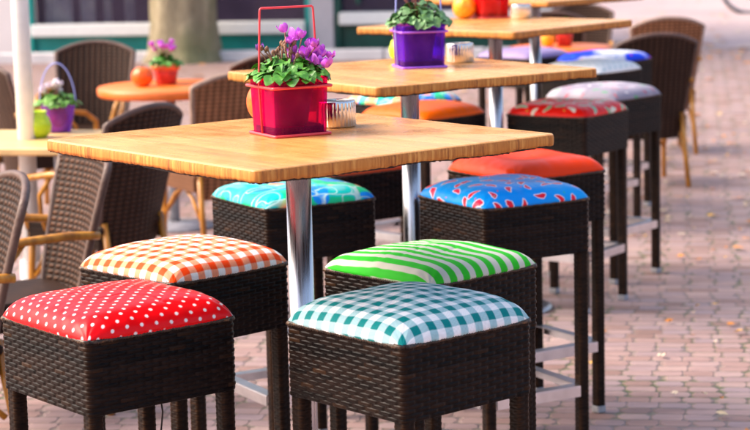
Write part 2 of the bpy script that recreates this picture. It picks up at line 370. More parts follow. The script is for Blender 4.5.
# shop building ------------------------------------------------
def build_shop():
    F0 = 20.95                                  # facade line (distance along 'away')
    t = empty('shop_building', W(-3.24, F0), ROW)
    tag(t, 'pale shop front with teal framed windows behind the tree and terrace', 'building')
    S = lambda x: x                             # local x already runs along the facade
    b = MB(); b.box((-7.66, .15, 2.6), (7.99, .30, 5.2)); b.box((-2.08, .15, 4.105), (3.15, .30, 2.19)); b.box((.835, .15, 4.105), (2.66, .30, 2.19))
    b.build('wall', M['white_wall'], t)
    b = MB(); b.box((-.50 + 0, .10, 1.48), (.24, .34, 2.96)); b.build('pillar', M['pillar'], t)
    def win(x0, x1, z0, z1, panel_m, frame_m, mull):
        f = MB(); cx = (x0 + x1) / 2
        f.box((x0 + .03, .06, (z1 + .0) / 2), (.06, .12, z1)); f.box((x1 - .03, .06, z1 / 2), (.06, .12, z1)); f.box((cx, .06, z1 - .04), (x1 - x0 - .122, .118, .08))
        for q in mull: f.box((q, .08, (z0 + z1) / 2 + .03), (.045, .06, z1 - z0 - .12))
        wf = f.build('window', frame_m, t)
        s = MB(); s.box((cx, .02, z0 - .055), (x1 - x0 - .124, .22, .125), None, .01); s.build('sill', M['white_paint'], wf)
        p = MB(); p.box((cx, .085, (z0 - .12) / 2), (x1 - x0 - .124, .04, z0 - .125)); p.build('lower_panel', panel_m, wf)
        g = MB(); g.box((cx, .125, (z0 + z1) / 2 - .02), (x1 - x0 - .12, .012, z1 - z0 - .04)); g.build('pane', M['pane'], wf)
        r = MB(); D = 1.4
        r.box((cx, D, 1.4), (x1 - x0, .04, 2.8)); r.box((x0 + .02, D / 2 + .17, 1.4), (.03, D - .3, 2.8)); r.box((x1 - .02, D / 2 + .17, 1.4), (.03, D - .3, 2.8)); r.box((cx, D / 2 + .17, 2.84), (x1 - x0 - .08, D - .3, .03)); r.box((cx, D / 2 + .17, .02), (x1 - x0 - .08, D - .3, .03))
        r.build('room', M['room'], wf)
        return wf
    wf = win(-3.66, -.62, .34, 3.0, M['teal'], M['teal'], [])
    c = MB()  # lilac window reflections built as pale folded strips behind the pane
    for k, (xx, ww) in enumerate(((-3.40, .30), (-3.08, .16), (-2.86, .08), (-2.62, .10), (-2.36, .05))):
        pts = []; n = 18
        for i in range(n): pts.append((xx - ww / 2 + ww * i / (n - 1), .30 + .03 * math.sin(i * 2.2)))
        poly = pts + [(x, y + .01) for x, y in pts[::-1]]
        c.prism(poly, .2, 2.8)
    c.build('reflection_strips', M['reflection_strips'], wf)
    win(-.38 + .0, 2.15, .42, 3.0, M['teal_dark'], M['teal_dark'], [-.14, .55, 1.3])
    rf = MB(); rf.box((-5.0, 1.0, 5.35), (14.6, 2.9, .28)); rf.build('roof', M['plinth'], t)
build_shop()

# tree ---------------------------------------------------------
def build_tree():
    p = W(-5.0 + .0, 20.72)
    p = Vector((-1.88, 20.75, 0))
    t = empty('street_tree', p); tag(t, 'thick mossy tree trunk standing before the teal shop window', 'tree')
    b = MB()
    prof = [(.43, -.02), (.37, .1), (.335, .4), (.32, 1.0), (.31, 2.0), (.29, 3.0), (.27, 3.6), (.1, 3.9)]
    n = 48; P2 = []
    for i in range(len(prof) - 1):
        for k in range(6):
            f = k / 6; P2.append((prof[i][0] * (1 - f) + prof[i + 1][0] * f, prof[i][1] * (1 - f) + prof[i + 1][1] * f))
    b.lathe(P2, n=n, wob=lambda a, i: 1 + .045 * math.sin(3 * a + i * .12) + .03 * math.sin(7 * a - i * .2) + random.uniform(-.012, .012))
    tips = []
    for k in range(7):
        a = k * .9 + .3; q = Vector((math.cos(a), math.sin(a), 0)); s0 = Vector((0, 0, 3.1 + .1 * k))
        pts = [s0, s0 + q * .5 + Vector((0, 0, .7)), s0 + q * 1.1 + Vector((0, 0, 1.5)), s0 + q * 1.7 + Vector((0, 0, 2.2))]
        b.tube(pts, [.14, .10, .06, .02], 10); tips += pts[1:]
    b.build('trunk', M['bark'], t)
    c = MB()
    for k in range(2600):
        q = random.choice(tips) + Vector((random.gauss(0, .5), random.gauss(0, .5), random.gauss(.3, .45)))
        u = Vector((random.gauss(0, 1), random.gauss(0, 1), random.gauss(0, 1))).normalized(); v = u.orthogonal().normalized()
        s = random.uniform(.05, .09); c.add([q - u * s, q + v * s * .6, q + u * s, q - v * s * .6], [(0, 1, 2, 3)], False)
    c.build('crown', M['leaf_lime'], t)
build_tree()

# ------------------------------------------------------------------ bar stool
SS, HS, AP, LG = .349, .749, .148, .036
def weave_surface(u, z, seg=.0195, row=.0086, seed=1):
    rs = np.random.RandomState(seed)
    j = np.floor(z / row).astype(int); fz = z / row - j
    prof = np.clip(1 - abs(2 * fz - 1) ** 3.2, 0, 1) ** .5
    ph = u / seg + (j % 2)
    i = np.floor((ph + 1) / 2).astype(int)
    cs = np.cos(np.pi * ph)
    h = .0006 * prof + prof * .0022 * np.clip((.5 + .5 * cs) * 3.2, 0, 1) ** .8
    tab = rs.rand(400, 400); tv = tab[j % 400, i % 400]; tr = rs.rand(400)[j % 400]
    dark = np.array([.0040, .0028, .003]); mid = np.array([.022, .011, .0078]); gold = np.array([.065, .028, .011])
    t = (.55 * tv + .45 * tr)[..., None]
    c = dark * (1 - t) + mid * t
    g = (np.clip(tv - .95, 0, 1) * 10)[..., None]; c = c * (1 - g) + gold * g
    return h, c
def ring_path(s, r, step):
    """points and outward normals of a rounded square"""
    pts = []; nrm = []; h = s / 2
    def seg(p0, p1, n):
        L = math.dist(p0, p1); k = max(2, int(L / step))
        for i in range(k): f = i / k; pts.append((p0[0] + (p1[0] - p0[0]) * f, p0[1] + (p1[1] - p0[1]) * f)); nrm.append(n)
    def arc(cx, cy, a0):
        k = max(2, int(r * math.pi / 2 / step))
        for i in range(k):
            a = a0 + math.pi / 2 * i / k; pts.append((cx + r * math.cos(a), cy + r * math.sin(a))); nrm.append((math.cos(a), math.sin(a)))
    q = h - r
    seg((-q, -h), (q, -h), (0, -1)); arc(q, -q, -math.pi / 2)
    seg((h, -q), (h, q), (1, 0)); arc(q, q, 0)
    seg((q, h), (-q, h), (0, 1)); arc(-q, q, math.pi / 2)
    seg((-h, q), (-h, -q), (-1, 0)); arc(-q, -q, math.pi)
    P = np.array(pts); N = np.array(nrm); d = np.r_[0, np.cumsum(np.linalg.norm(np.diff(P, axis=0), axis=1))]
    return P, N, d
def woven_column(name, s, r, z0, z1, step, zstep, parent, seed, row=.0086, seg=.0195, edge_gold=True, amp=1.0):
    P, N, d = ring_path(s - .006, r, step); per = d[-1] + step
    seg = per / (2 * round(per / (2 * seg)))
    z = np.linspace(z0, z1, int((z1 - z0) / zstep)); U, Z = np.meshgrid(d, z, indexing='ij')
    h, c = weave_surface(U, Z - z0, seg, row, seed); h = h * amp
    X = P[:, 0][:, None] + N[:, 0][:, None] * h; Y = P[:, 1][:, None] + N[:, 1][:, None] * h
    if edge_gold:      # golden worn strand on the corners
        cn = (np.minimum(abs(abs(P[:, 0]) - s / 2), 1) + np.minimum(abs(abs(P[:, 1]) - s / 2), 1)); k = np.exp(-(cn / .011) ** 2)[:, None, None]
        n = RS.rand(len(z))[None, :, None] * .8; k = k * n
        c = c * (1 - k) + np.array([.13, .055, .018]) * k
    return grid_obj(name, X, Y, Z, M['wicker'], parent, wrap=True, colors=c)

def make_cushion(parent, pattern, mat, H=.052, n=190, seed=0, saddle=0.0, wr=1.0, over=.004):
    rs = np.random.RandomState(seed)
    t = np.linspace(-1, 1, n); u = np.sign(t) * (1 - (1 - abs(t)) ** 1.5); U, V = np.meshgrid(u, u, indexing='ij')
    hs = SS / 2 + over
    base = (np.clip(1 - abs(U) ** 2.2, 0, 1) * np.clip(1 - abs(V) ** 2.2, 0, 1)) ** .75
    edge = (np.clip(1 - abs(U) ** 8, 0, 1) * np.clip(1 - abs(V) ** 8, 0, 1)) ** .62
    z = H * (.30 * base + .66 * edge)
    X = hs * U * (1 - .050 * abs(V) ** 7 + .006 * (1 - V * V)); Y = hs * V * (1 - .050 * abs(U) ** 7 + .006 * (1 - U * U))
    if saddle: z -= saddle * np.exp(-(((U + .05) / .55) ** 2 + ((V - .1) / .5) ** 2)) - saddle * .25 * np.exp(-((abs(U) - .6) / .3) ** 2)
    for k in range(7):
        a = rs.rand() * 6.28; fr = rs.uniform(2, 7); z += wr * .0013 * np.sin(fr * (U * math.cos(a) + V * math.sin(a)) + rs.rand() * 6.28) * base
    ed = np.exp(-((1 - np.maximum(abs(U), abs(V))) / .13))                     # gathers along the pulled edge
    s_ = np.where(abs(U) > abs(V), V, U)
    gath = sum(np.sin(s_ * f + rs.rand() * 6) for f in (9, 17, 26)) / 3
    z += wr * .0042 * gath * ed * edge
    cr = np.exp(-((1 - abs(U)) ** 2 + (1 - abs(V)) ** 2) / .05); ang = np.arctan2(1 - abs(V) + 1e-3, 1 - abs(U) + 1e-3)
    z += wr * .0022 * np.cos(ang * 14) * cr * edge
    # tuck under
    for k in range(30):                                                        # short creases
        a = rs.rand() * 6.28; px, py = rs.uniform(-.85, .85, 2); A = (U - px) * math.cos(a) + (V - py) * math.sin(a); B = -(U - px) * math.sin(a) + (V - py) * math.cos(a) + .5 * A * A
        z -= wr * rs.uniform(.0006, .0018) * np.exp(-(A / rs.uniform(.12, .3)) ** 2 - (B / rs.uniform(.02, .04)) ** 2) * base
    def arc(Q, ax):                                                            # the print follows the cloth over the edge
        dq = np.diff(Q, axis=ax); dz = np.diff(z, axis=ax); st = np.sqrt(dq ** 2 + dz ** 2); zz = np.zeros_like(np.take(st, [0], ax)); c = np.concatenate([zz, np.cumsum(st, axis=ax)], ax)
        return c - np.take(c, [n // 2], ax)
    C = pattern(arc(X, 0), arc(Y, 1), rs)
    rim = np.ones_like(U, bool); Z = HS + .004 + z
    X2 = np.pad(X, 1, mode='edge'); Y2 = np.pad(Y, 1, mode='edge'); Z2 = np.pad(Z, 1, mode='edge')
    m = np.zeros_like(X2, bool); m[0] = m[-1] = True; m[:, 0] = m[:, -1] = True
    Z2[m] -= .006; X2[m] *= .975; Y2[m] *= .975
    C2 = np.pad(C, ((1, 1), (1, 1), (0, 0)), mode='edge')
    return grid_obj('cushion', X2, Y2, Z2, mat, parent, colors=C2)

def rgb(*c): return np.array(c, float)
def soft(d, w=.0012): return np.clip(.5 - d / w, 0, 1)[..., None]
def pat_plain(c): return lambda X, Y, rs: np.broadcast_to(rgb(*c), X.shape + (3,)).copy()
def pat_dots(X, Y, rs):
    X = X + .003; Y = Y + .006
    C = np.broadcast_to(rgb(.86, .004, .008), X.shape + (3,)).copy(); p = .0335
    for o in (0, .5):
        gx = X / p + o + .15 * np.sin(Y * 18 + 1); gy = Y / p + o + .12 * np.sin(X * 22)
        d = np.hypot(gx - np.round(gx), gy - np.round(gy)) * p - .0038
        k = soft(d); C = C * (1 - k) + rgb(.88, .80, .80) * k
    return C
def sq(x, p, w=.0012): return np.clip(.5 + (p / 4 - abs((x / p - np.floor(x / p)) - .5) * p) / w, 0, 1)
def pat_gingham(c, mid, white=(.86, .84, .84)):
    def f(X, Y, rs):
        p = .0388; wx = X + .004 * np.sin(Y * 13); wy = Y + .004 * np.sin(X * 15 + 1)
        a = sq(wx, p)[..., None]; b = sq(wy, p)[..., None]
        C = rgb(*white) * (1 - a) * (1 - b) + rgb(*mid) * (a * (1 - b) + b * (1 - a)) + rgb(*c) * a * b
        return C * (1 + .07 * np.sin(X * 4000) * np.sin(Y * 4000))[..., None]
    return f
def pat_stripes(X, Y, rs):
    p = .0400; x = X + .003 * np.sin(Y * 12); a = np.clip(.5 + (p * .27 - abs((x / p + .2 - np.floor(x / p + .2)) - .5) * p) / .0012, 0, 1)[..., None]
    return rgb(.03, .50, .02) * a + rgb(.62, .60, .50) * (1 - a)
def vnoise(X, Y, sc, rs):
    n = 64; g = rs.rand(n, n); x = X * sc + 20; y = Y * sc + 20; i = np.floor(x).astype(int); j = np.floor(y).astype(int); fx = x - i; fy = y - j
    fx = fx * fx * (3 - 2 * fx); fy = fy * fy * (3 - 2 * fy); i %= n; j %= n; i1 = (i + 1) % n; j1 = (j + 1) % n
    return (g[i, j] * (1 - fx) * (1 - fy) + g[i1, j] * fx * (1 - fy) + g[i, j1] * (1 - fx) * fy + g[i1, j1] * fx * fy)
def pat_floral(X, Y, rs):
    a = vnoise(X, Y, 14, rs); b = vnoise(X, Y, 22, rs); c = vnoise(X, Y, 17, rs)
    C = np.broadcast_to(rgb(.01, .55, .52), X.shape + (3,)).copy()
    def lay(k, colr):
        nonlocal C; k = np.clip(k, 0, 1)[..., None]; C = C * (1 - k) + rgb(*colr) * k
    lay((a - .55) * 18, (.01, .58, .26)); lay((b - .62) * 18, (.01, .26, .85)); lay((c - .63) * 18, (.95, .30, .12)); lay((.28 - a) * 18, (.12, .55, .58))
    d = vnoise(X, Y, 26, rs); lay(1.2 - abs(d - .5) * 28, (.55, .78, .78)); lay(1.1 - abs(a - .47) * 40, (.45, .72, .70))
    return C
def motifs(X, Y, rs, C, n, L, Wd, bend, cols, halo=None, jit=.3, hw=.0022):
    g = int(math.ceil(math.sqrt(n))); cell = .43 / g; k = 0
    for i in range(g):
        for j in range(g):
            x0 = -.215 + (i + .5 + rs.uniform(-jit, jit)) * cell + (cell * .25 if j % 2 else -cell * .25); y0 = -.215 + (j + .5 + rs.uniform(-jit, jit)) * cell
            a = rs.uniform(0, 6.283); sc = rs.uniform(.8, 1.15); cx = (X - x0) / sc; cy = (Y - y0) / sc
            A = cx * math.cos(a) + cy * math.sin(a); B = -cx * math.sin(a) + cy * math.cos(a)
            B = B - bend * (A * A - L * L / 3) * (1 if rs.rand() > .5 else -1); tt = np.clip(A / L * .5 + .5, 0, 1)
            wloc = Wd * np.sqrt(np.clip(1.02 - tt, 0, 1)) * np.clip(tt * 6 + .25, 0, 1) ** .5
            d = np.hypot(np.maximum(abs(A) - L, 0), B) - wloc
            if halo is not None: q = soft(d - hw); C = C * (1 - q) + rgb(*halo) * q
            cc = cols[k % len(cols)]; k += 1
            q = soft(d); C = C * (1 - q) + rgb(*cc) * q
    return C
def pat_chilli(X, Y, rs):
    C = np.broadcast_to(rgb(.003, .24, .85), X.shape + (3,)).copy(); a = vnoise(X, Y, 10, rs)[..., None]; C = C * (1 - a * .5) + rgb(.005, .50, .88) * a * .5
    C = motifs(X, Y, rs, C, 64, .0165, .0090, 11, [(.80, .012, .04), (.78, .03, .09)], (.82, .76, .84), hw=.0026)
    return motifs(X, Y, rs, C, 36, .004, .0024, 0, [(.04, .50, .30), (.8, .02, .06)], None, .45)
def pat_redleaf(X, Y, rs):
    C = np.broadcast_to(rgb(.85, .012, .006), X.shape + (3,)).copy()
    C = motifs(X, Y, rs, C, 42, .022, .009, 10, [(.05, .40, .12), (.80, .74, .55), (.12, .5, .22)], (.80, .74, .62))
    return motifs(X, Y, rs, C, 22, .006, .003, 0, [(.8, .7, .5), (.75, .4, .06)], None, .45)
def pat_greyleaf(X, Y, rs):
    C = np.broadcast_to(rgb(.30, .27, .34), X.shape + (3,)).copy(); a = np.clip((vnoise(X, Y, 12, rs) - .5) * 9, 0, 1)[..., None]; C = C * (1 - a) + rgb(.44, .40, .46) * a
    return motifs(X, Y, rs, C, 42, .015, .006, 10, [(.50, .06, .10), (.10, .38, .16), (.7, .62, .66), (.5, .16, .2)], None)
def pat_whitecheck(X, Y, rs):
    C = np.broadcast_to(rgb(.90, .89, .86), X.shape + (3,)).copy(); p = .044
    d = np.hypot(X / p - np.round(X / p), Y / p - np.round(Y / p)) * p - .0056; k = soft(d); return C * (1 - k) + rgb(.10, .34, .38) * k
def pat_bluered(X, Y, rs):
    C = np.broadcast_to(rgb(.01, .06, .78), X.shape + (3,)).copy(); a = np.clip((vnoise(X, Y, 9, rs) - .62) * 12, 0, 1)[..., None]; C = C * (1 - a) + rgb(.65, .68, .8) * a
    return motifs(X, Y, rs, C, 22, .008, .006, 0, [(.6, .03, .12), (.02, .2, .7)], None)

def make_stool():
    t = empty('bar_stool')
    woven_column('apron', SS, .012, HS - AP, HS, .0021, .0010, t, 3)
    rim = MB(); P, N, d = ring_path(SS - .002, .014, .006)
    for ph in (0, math.pi):
        rim.tube([(p[0] + n[0] * .0026 * math.cos(dd * 420 + ph), p[1] + n[1] * .0026 * math.cos(dd * 420 + ph), HS + .0022 * math.sin(dd * 420 + ph)) for p, n, dd in
                  ((P[i], N[i], d[i]) for i in range(len(P)))], .0036, 6, closed=True)
    rim.build('rim', M['rim'], t)
    b = MB(); b.box((0, 0, HS - .004), (SS - .02, SS - .02, .012)); b.build('seat_board', M['substrate'], t)
    q = SS / 2 - LG / 2 - .003
    first = None
    for sx, sy in ((-1, -1), (1, -1), (1, 1), (-1, 1)):
        if first is None:
            first = woven_column('leg', LG, .006, .022, HS - AP + .03, .0028, .0012, t, 5, row=.0065, seg=.012, edge_gold=True, amp=.45); lg = first
        else: lg = first.copy(); col.objects.link(lg)
        lg.location = (sx * q, sy * q, 0)
        c = MB(); c.box((0, 0, .0125), (.034, .034, .025), None, .004); c.build('foot_cap', M['cap'], lg)
    z = .225; ln = 2 * q - LG + .004
    for k, (cx, cy, hor) in enumerate(((0, -q, 1), (0, q, 1), (-q, 0, 0), (q, 0, 0))):
        b = MB(); dz = 0 if hor else -.0005
        if hor: b.box((cx, cy, z), (ln, .034, .003)); b.box((cx, cy - .0165 * (1 if cy < 0 else -1) * 1, z - .0155), (ln, .003, .028))
        else: b.box((cx, cy, z), (.034, ln, .003)); b.box((cx - .0165 * (1 if cx < 0 else -1), cy, z - .0155), (.003, ln, .028))
        b.build('footrest', M['alu'], t)
    return t
def m_rim():
    a = NT('rim_braid'); n = a.noise(a.coord(), 90, 3); a.base(a.ramp(n, [(.4, (.022, .014, .011)), (.6, (.07, .036, .02)), (.78, (.24, .12, .045))])); a.set(Roughness=.4); return a.m
M['rim'] = m_rim()

STOOLS = [ # x, y, rot, pattern, material, H, n, label, extras
 (-.529, 4.115, -7.1, pat_dots, 'oilcloth', .056, 260, 'dark wicker bar stool with glossy red cushion covered in white polka dots', {}),
 (-.446, 4.707, -.5, pat_gingham((.88, .06, .003), (.88, .30, .17)), 'cotton', .052, 220, 'dark wicker bar stool with orange and white gingham cushion behind the polka dot stool', {}),
 (.061, 4.009, -3.8, pat_gingham((.003, .20, .20), (.36, .55, .58)), 'cotton', .056, 260, 'dark wicker bar stool with teal and white gingham cushion at the front', {}),
 (.122, 4.607, -1.7, pat_stripes, 'cotton', .044, 220, 'dark wicker bar stool with green and white striped cushion', {}),
 (-.232, 5.77, -15.2, pat_floral, 'oilcloth', .046, 180, 'dark wicker bar stool with turquoise floral cushion behind the steel post of the front table', {}),
 (.357, 5.676, -15.7, pat_chilli, 'oilcloth', .050, 240, 'dark wicker bar stool with blue cushion printed with red chillies', {}),
 (.462, 6.225, -12.0, pat_plain((.90, .05, .003)), 'leather', .052, 130, 'dark wicker bar stool with plain red-orange cushion dented in the middle behind the chilli stool', {'saddle': .014}),
 (.75, 7.90, 10.2, pat_redleaf, 'oilcloth', .046, 150, 'wicker bar stool with red cushion patterned with green and white leaves', {}),
 (.955, 8.49, 4.0, pat_greyleaf, 'cotton', .052, 120, 'dark wicker bar stool with greyish lilac leaf-print cushion', {}),
 (1.04, 9.76, 3.0, pat_whitecheck, 'cotton', .046, 110, 'wicker bar stool with white cushion dotted in pale teal', {}),
 (1.17, 10.36, 3.0, pat_bluered, 'cotton', .046, 110, 'wicker bar stool with bright blue cushion with white and red marks, far right', {}),
 (.195, 7.93, 0, pat_plain((.92, .13, .003)), 'leather', .046, 90, 'bar stool with plain light orange cushion seen between the first two tabletops', {}),
 (.125, 8.47, 0, pat_floral, 'oilcloth', .044, 110, 'bar stool with turquoise, peach and blue cushion behind the light orange one', {}),
 (-.10, 6.40, -8, pat_plain((.70, .10, .03)), 'leather', .044, 60, 'dark wicker bar stool under the front tabletop edge behind the turquoise stool', {}),
 (.79, 10.72, 2, pat_plain((.30, .22, .42)), 'leather', .044, 60, 'bar stool with plain lilac cushion seen between two far table posts', {}),
]
proto = make_stool()
for i, (x, y, r, pat, mt, H, n, lab, ex) in enumerate(STOOLS):
    o = copy_tree(proto) if i < len(STOOLS) - 1 else proto
    o.location = (x, y, 0); o.rotation_euler = (0, 0, R(45 + r))
    make_cushion(o, pat, M[mt], H, n, seed=i + 2, **ex)
    tag(o, lab, 'bar stool', 'wicker bar stools around the high tables')
    if i == 0:
        b = MB(); b.tube([(.02, -.12, HS - AP + .01), (.022, -.125, HS - AP - .03), (.015, -.122, HS - AP - .09), (.02, -.12, HS - AP - .16)], .0018, 6); b.build('loose_strand', M['substrate'], o)

# ------------------------------------------------------------------ high tables
TS = .7505
def make_table(seed):
    rs = random.Random(seed); t = empty('high_table')
    P, N, d = ring_path(TS, .016, .004); n = len(P)
    def jit(f, amp, ph): return amp * sum(math.sin(f * k * dd_ + ph * k) / k for k in (1, 2.3, 4.1, 7.7)) 
    offs = []; low = []
    rag = [rs.uniform(-1, 1) for _ in range(n)]
    for i in range(n):
        dd_ = d[i]; offs.append(.0006 * sum(math.sin(9 * k * dd_ + seed * k) / k for k in (1, 2.3, 4.1)) )
        rr = .5 * rag[i] + .3 * rag[i - 1] + .2 * rag[(i + 1) % n]
        low.append(.0014 * sum(math.sin(17 * k * dd_ + seed * k * 1.7) / k for k in (1, 2.6, 5.2)) + .0016 * rr)
    z1 = 1.10
    def ring(o_, z): return [Vector((P[i][0] + N[i][0] * (o_ + offs[i]), P[i][1] + N[i][1] * (o_ + offs[i]), z if not callable(z) else z(i))) for i in range(n)]
    b = MB(); r0 = ring(-.006, z1); r1 = ring(-.0025, z1 - .0006); r2 = ring(-.0006, z1 - .0028)
    b.add(r0 + r1 + r2, [tuple(range(n))] + [(i + n * q + n, (i + 1) % n + n * q + n, (i + 1) % n + n * q, i + n * q) for q in (0, 1) for i in range(n)], True)
    b.build('tabletop', M['top'], t)
    e = MB(); rr = [ring(-.0006, z1 - .0028), ring(.0006, z1 - .008), ring(.0004, z1 - .018), ring(-.0005, lambda i: z1 - .0245 + low[i]), ring(-.010, lambda i: z1 - .0245 + low[i])]
    vs = []; fs = []
    for r_ in rr: vs += r_
    for q in range(4):
        for i in range(n): fs.append((q * n + n + i, q * n + n + (i + 1) % n, q * n + (i + 1) % n, q * n + i))
    e.add(vs, fs, True); e.build('edge_band', M['edge'], t)
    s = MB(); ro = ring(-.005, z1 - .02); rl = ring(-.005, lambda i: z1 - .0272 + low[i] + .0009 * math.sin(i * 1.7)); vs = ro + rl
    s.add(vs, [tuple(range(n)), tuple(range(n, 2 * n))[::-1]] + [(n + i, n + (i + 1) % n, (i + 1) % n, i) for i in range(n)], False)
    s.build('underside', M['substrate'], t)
    p = MB(); p.lathe([(.0262, .02), (.0262, z1 - .045)], n=48); p.build('post', M['steel'], t)
    f = MB(); f.box((0, 0, z1 - .0365), (.26, .26, .010), None, .003); f.lathe([(.06, z1 - .052), (.045, z1 - .0415)], n=32); f.build('mounting_plate', M['steel'], t)
    g = MB(); g.lathe([(.205, .0), (.205, .010), (.19, .016), (.05, .024), (.045, .03), (.027, .04)], n=64); g.build('base_plate', M['steel'], t)
    return t
TABLES = [(-.156, 4.207, -6.1, 'front high table with square pale wood top holding the pink-red glass planter'),
          (.106, 5.796, -10.2, 'second high table with wood top holding the purple glass planter'),
          (.472, 7.834, 3.9, 'third high table with wood top holding the red planter and orange pumpkin jar'),
          (.785, 9.86, 2.0, 'farthest high table, its wood top cut off by the top of the photo')]
for i, (x, y, r, lab) in enumerate(TABLES):
    t = make_table(i + 1); t.location = (x, y, 0); t.rotation_euler = (0, 0, R(45 + r)); tag(t, lab, 'table', 'high square wooden tables')

# ------------------------------------------------------------------ plants and pots
def leaf_shape(mb, p, nrm, fwd, s, cup=.25):
    nrm = nrm.normalized(); fwd = (fwd - nrm * fwd.dot(nrm)).normalized(); sd_ = nrm.cross(fwd); cup = random.uniform(-.1, .5); roll = random.uniform(-.35, .35)
    out = [(0, -.62), (.42, -.85), (.80, -.50), (.88, 0), (.66, .52), (.30, .92), (0, 1.15), (-.30, .92), (-.66, .52), (-.88, 0), (-.80, -.50), (-.42, -.85)]
    def P(x, y): x *= 1 + random.uniform(-.06, .06); y *= 1 + random.uniform(-.06, .06); return p + sd_ * (x * s) + fwd * (y * s) + nrm * (s * (cup * abs(x) * .7 + roll * x - .22 * y * y + random.uniform(-.05, .05)))
    vs = [P(0, -.3), P(0, .2), P(0, .7)] + [P(x, y) for x, y in out]; n = 3
    fs = [(0, n, n + 1), (0, n + 1, n + 2), (0, n + 2, n + 3, 1), (1, n + 3, n + 4, 2), (2, n + 4, n + 5), (2, n + 5, n + 6), (2, n + 6, n + 7), (2, n + 7, n + 8), (1, 2, n + 8, n + 9), (0, 1, n + 9, n + 10), (0, n + 10, n + 11), (0, n + 11, n)]
    mb.add(vs, fs, False)
def foliage(t, c, rx, ry, h, n, s, mat, droop=.35):
    b = MB()
    for k in range(n):
        a = random.uniform(0, 6.283); rr = math.sqrt(random.random()); z = c[2] + h * (1 - rr ** 2) * random.uniform(.35, 1.0) + random.uniform(-.004, .006)
        p = Vector((c[0] + rx * rr * math.cos(a), c[1] + ry * rr * math.sin(a), z))
        out = Vector((math.cos(a), math.sin(a), 0)); nm = Vector((0, 0, 1)) + out * (rr * droop * 2) + Vector((random.gauss(0, .3), random.gauss(0, .3), 0))
        leaf_shape(b, p, nm, out + Vector((random.gauss(0, .4), random.gauss(0, .4), -.1)), s * random.uniform(.65, 1.15))
        b.tube([Vector((c[0] + random.uniform(-.01, .01), c[1] + random.uniform(-.01, .01), c[2] - .02)), (p + Vector(c)) / 2 + Vector((0, 0, .006)), p], .0011, 5)
    return b.build('foliage', mat, t)
def flower(t, base, p, s, mat, stem_mat):
    b = MB(); p = Vector(p); n0 = 5
    tilt = Vector((random.gauss(0, .35), random.gauss(0, .35), 1)).normalized()
    for k in range(n0):
        a = 2 * math.pi * k / n0 + random.uniform(-.2, .2); u = Vector((math.cos(a), math.sin(a), 0)); u = (u - tilt * u.dot(tilt)).normalized(); sd_ = tilt.cross(u)
        rows = 6; vs = []; L = s * random.uniform(.85, 1.15)
        for i in range(rows):
            f = i / (rows - 1); wd = s * .42 * math.sin(math.pi * min(1, f * .85 + .12)) ** .7
            c = p + u * (L * (.18 + .42 * math.sin(f * 1.9))) + tilt * (L * (.95 * f - .1))
            tw = .35 * f
            for j in (-1, -.4, .4, 1): vs.append(c + sd_ * (wd * j * math.cos(tw)) + tilt * (wd * j * math.sin(tw)) - u * (abs(j) * .1 * s))
        b.add(vs, [(i * 4 + j, i * 4 + j + 1, i * 4 + j + 5, i * 4 + j + 4) for i in range(rows - 1) for j in range(3)], True)
    fl = b.build('flower', mat, t)
    st = MB(); base = Vector(base); st.tube([base, base * .35 + p * .65 + Vector((0, 0, .008)), p + Vector((0, 0, -.002))], .0014, 6); st.build('stem', stem_mat, fl)
    return fl

def rsq(s, r, n=6):
    pts = []; q = s / 2 - r
    for cx, cy, a0 in ((q, -q, -90), (q, q, 0), (-q, q, 90), (-q, -q, 180)):
        for i in range(n + 1): a = R(a0 + 90 * i / n); pts.append((cx + r * math.cos(a), cy + r * math.sin(a)))
    return pts
def loft(b, rings):
    n = len(rings[0]); vs = [v for r_ in rings for v in r_]
    b.add(vs, [(q * n + i, q * n + (i + 1) % n, q * n + n + (i + 1) % n, q * n + n + i) for q in range(len(rings) - 1) for i in range(n)], True)
def square_planter(loc, rz, s, hgt, hh, gm, wm, lm, hm=None, fill=.8):
    t = empty('flower_planter', loc, rz)
    def rg(sc, z, r=.016): return [Vector((x, y, z)) for x, y in rsq(sc, r)]
    g = MB(); th = .004
    rings = [rg(s * .935, .003), rg(s * .94, .006), rg(s * .97, hgt * .5), rg(s, hgt * .97), rg(s * 1.03, hgt), rg(s * 1.0, hgt + .001), rg(s - 2 * th, hgt * .97), rg(s * .97 - 2 * th, hgt * .5), rg(s * .94 - 2 * th, .010)]
    loft(g, rings); nn = len(rings[0]); g.add(rings[0], [tuple(range(nn))[::-1]], False); g.add(rings[-1], [tuple(range(nn))], False)
    g.build('glass_pot', gm, t)
    l = MB(); loft(l, [rg(s * .50, .012, .02), rg(s * .58, hgt * .5, .02), rg(s * .72, hgt * .93, .02)]); l.add(rg(s * .50, .012, .02), [tuple(range(nn))[::-1]], False); l.build('inner_pot', lm, t)
    so = MB(); so.add(rg(s * .88, .006) + rg(s * .885, .020), [tuple(range(nn))[::-1], tuple(range(nn, 2 * nn))] + [(i, (i + 1) % nn, nn + (i + 1) % nn, nn + i) for i in range(nn)], False); so.build('gravel_layer', M['soil'], t)
    so = MB()
    so.add(rg(s * .70, hgt * .86, .02), [tuple(range(nn))], False); so.build('soil', M['soil'], t)
    wr = .0032
    for z, sc in ((wr, s * .985), (hgt * .86, s * 1.035)):
        w_ = MB(); w_.tube([Vector((x, y, z)) for x, y in rsq(sc, .004, 3)], wr, 8, closed=True); w_.build('wire_ring', wm, t)
    h = MB(); k = s * .53
    pts = [(-k * .93, 0, .004), (-k, 0, hgt * .86), (-k * .90, 0, hh - .007), (-k * .885, 0, hh - .002), (-k * .85, 0, hh)]
    pts = pts + [(-x, y, z) for x, y, z in pts[::-1]]
    h.tube(pts, .0023, 8); h.build('handle', hm or wm, t)
    return t

